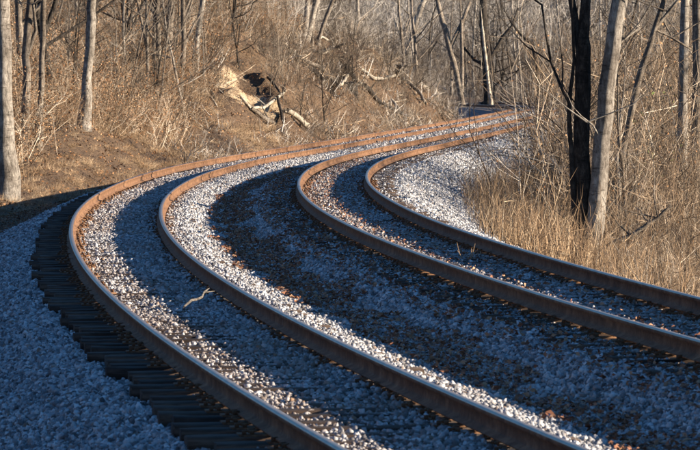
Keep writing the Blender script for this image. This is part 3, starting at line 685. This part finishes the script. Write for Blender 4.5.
# left slope
p = sample(1700, (-380, 60), (100, 260), lambda x, y, d: (d > 7.4) & (d < 40) & ((x / y * FPX < -150) | (d > 12)))
brush('slope_brush', 'tangled tan and brown brush covering the wooded slope', p, 1.0, 2.7, SHRUB + LEAFY + LEAFY)
p = sample(1000, (-380, -60), (90, 190), lambda x, y, d: (d > 4.5) & (d < 10) & (fbm(x * .6 + 4, y * .2, 2) > -.25))
brush('dry_grass', 'low straw-coloured grass at the foot of the wooded slope', p, .2, .6, GRASS, 'grass')
p = sample(420, (-170, 150), (140, 335), lambda x, y, d: (d > 4.6) & (d < 16) & (fbm(x * .5 + 8, y * .15, 2) > -.1))
brush('bank_brush', 'dry grass, vines and small twigs on the eroded bank', p, .3, 1.0, SHRUB + GSHRUB + GRASS[:1])
p = sample(600, (-180, 150), (120, 335), lambda x, y, d: (d > 4.8) & (d < 18))
brush('dead_sticks', 'dead sticks and broken twigs strewn over the eroded bank', p, .5, 1.6, STICKS, 'sticks', tilt=.3)
p = sample(170, (-170, 110), (150, 330), lambda x, y, d: (d > 5.2) & (d < 14))
brush('root_tangles', 'dark tangled roots and vines clinging to the eroded bank', p, .6, 1.6, DTANGLE, tilt=.3)
p = sample(420, (-375, 60), (105, 330), lambda x, y, d: (d > 8) & (d < 34))
brush('slope_dark_brush', 'dark bare bushes between the trees of the slope and bank top', p, 1.2, 3.6, DTALL + DTANGLE)  # bushes built from dark-toned twig clumps
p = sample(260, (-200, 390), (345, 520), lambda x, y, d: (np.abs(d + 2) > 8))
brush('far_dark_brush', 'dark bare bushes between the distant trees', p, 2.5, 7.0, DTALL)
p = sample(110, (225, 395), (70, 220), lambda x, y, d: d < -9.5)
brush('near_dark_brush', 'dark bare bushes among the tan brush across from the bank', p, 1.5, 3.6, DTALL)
# far woods
p = sample(3000, (-330, 390), (342, 600), lambda x, y, d: (np.abs(d + 2) > 6.5))
brush('distant_brush', 'grey-brown brush of the distant woods', p, 1.0, 3.4, GSHRUB + POLES[:2])
p = sample(1500, (-300, 130), (190, 345), lambda x, y, d: (d > 12.5) & (d < 45))
brush('upland_brush', 'grey bare brush under the trees above the bank', p, 1.0, 2.8, GSHRUB)
p = sample(800, (-330, 400), (530, 800), lambda x, y, d: x > -1e9)
brush('far_wood', 'pale grey far-off wood closing the view behind the bend', p, 6, 13, GSHRUB, 'wood')
# leaf litter: bank, and the dip between the tracks
p = sample(70000, (-370, 150), (95, 330), lambda x, y, d: (d > 4.4) & (d < 30))
leaves('fallen_leaves', 'brown fallen leaves covering the bank and slope', np.stack([p[:, 0], p[:, 1], ground_z(p[:, 0], p[:, 1]) + .03], 1), .05, M_leaf, True)
p = sample(30000, (-370, 400), (24, 120), lambda x, y, d: ((np.abs(d + 2.05) < .34 + .5 * fbm(x * .9, y * .5, 2)) | ((np.abs(d + 2.9) < .3) & (R.rand(len(x)) < .45)) | ((np.abs(d + 4.2) < .6) & (R.rand(len(x)) < .12)) | ((d > 3) & (d < 4.6) & (R.rand(len(x)) < .5))))
leaves('scattered_leaves', 'brown dead leaves drifted over the ballast between the tracks', np.stack([p[:, 0], p[:, 1], surf_z(p[:, 0], p[:, 1]) + R.uniform(.03, .06, len(p))], 1), .03, M_rleaf, True, 0, .9)
p = sample(1600, (245, 340), (95, 150), lambda x, y, d: (d < -10))
p3 = np.stack([p[:, 0], p[:, 1], ground_z(p[:, 0], p[:, 1]) + R.uniform(.5, 4.0, len(p))], 1); p3 = p3[fbm(p3[:, 0] * .8, p3[:, 2] * .7 + p3[:, 1] * .1, 2) > .22]
leaves('green_vine_leaves', 'sparse olive green vine leaves in the tan brush', p3, .07, M_green)

# a dry weed growing in the second track
def weed(label, x, y, h, seed):
    r = random.Random(seed); p = hit(x, y); T = Tubes()
    for k in range(9):
        a = r.uniform(0, 6.28); T.tube(limb_path(r, (r.gauss(0, .03), r.gauss(0, .03), -.03), (math.cos(a) * .6, math.sin(a) * .6, 1), h * r.uniform(.5, 1), 4, .05, .15), [.006, .005, .004, .003, .002], 4, False)
    me = T.mesh('dry_weed', M_straw); a = me.attributes.new('tint', 'FLOAT', 'POINT'); a.data.foreach_set('value', np.full(len(me.vertices), .8, np.float32))
    o = link('dry_weed', me); o.location = p; tag(o, label, 'weed')
weed('small dry weed sprouting between the rails of the gravel-slope track', 468, 262, .38, 1)

# ------------------------------------------------------------------ ballast stones
def stone_mesh(i):
    r = np.random.RandomState(50 + i)
    t = (1 + 5 ** .5) / 2
    v = np.array([(-1, t, 0), (1, t, 0), (-1, -t, 0), (1, -t, 0), (0, -1, t), (0, 1, t), (0, -1, -t), (0, 1, -t), (t, 0, -1), (t, 0, 1), (-t, 0, -1), (-t, 0, 1)]) / 1.902
    f = [(0, 11, 5), (0, 5, 1), (0, 1, 7), (0, 7, 10), (0, 10, 11), (1, 5, 9), (5, 11, 4), (11, 10, 2), (10, 7, 6), (7, 1, 8), (3, 9, 4), (3, 4, 2), (3, 2, 6), (3, 6, 8), (3, 8, 9), (4, 9, 5), (2, 4, 11), (6, 2, 10), (8, 6, 7), (9, 8, 1)]
    v = v * r.uniform(.65, 1.2, (12, 1)) * np.array([1.15, .9, .7]); v += r.normal(0, .06, v.shape)
    return mesh_np('stone', v, f, M_stone)
def ballast():
    P = []; S = []
    for (y0, y1, dens, size) in ((23.5, 45, 950, .020), (45, 70, 680, .022), (70, 105, 430, .025), (105, 160, 200, .030), (160, 330, 35, .05)):
        area_n = int(dens * (y1 - y0) * 13.2)
        y = R.uniform(y0, y1, area_n); d = R.uniform(-9.2, 4.0, area_n)
        x = cl(y) - d * np.cos(hd(y)); yy = y + d * np.sin(hd(y))
        u = x * FPX / yy
        k = (u > -385) & (u < 390)
        x, yy, d = x[k], yy[k], d[k]
        m = size * np.minimum(R.lognormal(0, .36, len(x)), 1.9)
        z = ballast_z(x, yy) + m * R.uniform(-.1, .35, len(x))
        keep = np.ones(len(x), bool)
        for q in (.75, -.75, -3.45, -4.95): keep &= np.abs(d - q) > .075 + m * .5
        # bare ties: left end of the near track, and thin cover in it
        cov = fbm(x * .8, yy * .5, 2)
        keep &= ~((d > .8) & (d < 1.32) & (R.rand(len(x)) < np.clip(.85 + cov * .5, 0, 1)))
        keep &= ~((d > -.7) & (d < .7) & (R.rand(len(x)) < np.interp(yy, [30, 60], [.5, .08])))
        keep &= ~((d < -8.3) & (R.rand(len(x)) < .6))
        P.append(np.stack([x, yy, z], 1)[keep]); S.append(m[keep])
    P = np.concatenate(P); S = np.concatenate(S); n = len(P)
    me = bpy.data.meshes.new('ballast_stones'); me.vertices.add(n); me.vertices.foreach_set('co', P.astype(np.float32).ravel())
    def at_(nm, ty, fld, val): a = me.attributes.new(nm, ty, 'POINT'); a.data.foreach_set(fld, np.ascontiguousarray(val).ravel())
    at_('rot', 'FLOAT_VECTOR', 'vector', R.uniform(0, 6.283, (n, 3)).astype(np.float32))
    at_('scl', 'FLOAT_VECTOR', 'vector', (S[:, None] * R.uniform(.8, 1.25, (n, 3))).astype(np.float32))
    at_('pick', 'INT', 'value', R.randint(0, 6, n).astype(np.int32))
    d = off(P[:, 0], P[:, 1]); at_('rust', 'FLOAT', 'value', np.clip(rust_of(d, P[:, 1], P[:, 0]) * R.uniform(.4, 1.1, n) + (R.rand(n) < .04) * .6, 0, .95).astype(np.float32))
    o = tag(link('ballast_stones', me), 'grey crushed stone ballast heaped under and between both tracks', 'gravel', kind='stuff')
    scatter_nodes(o, [stone_mesh(i) for i in range(6)])
    print('stones', n)
ballast()
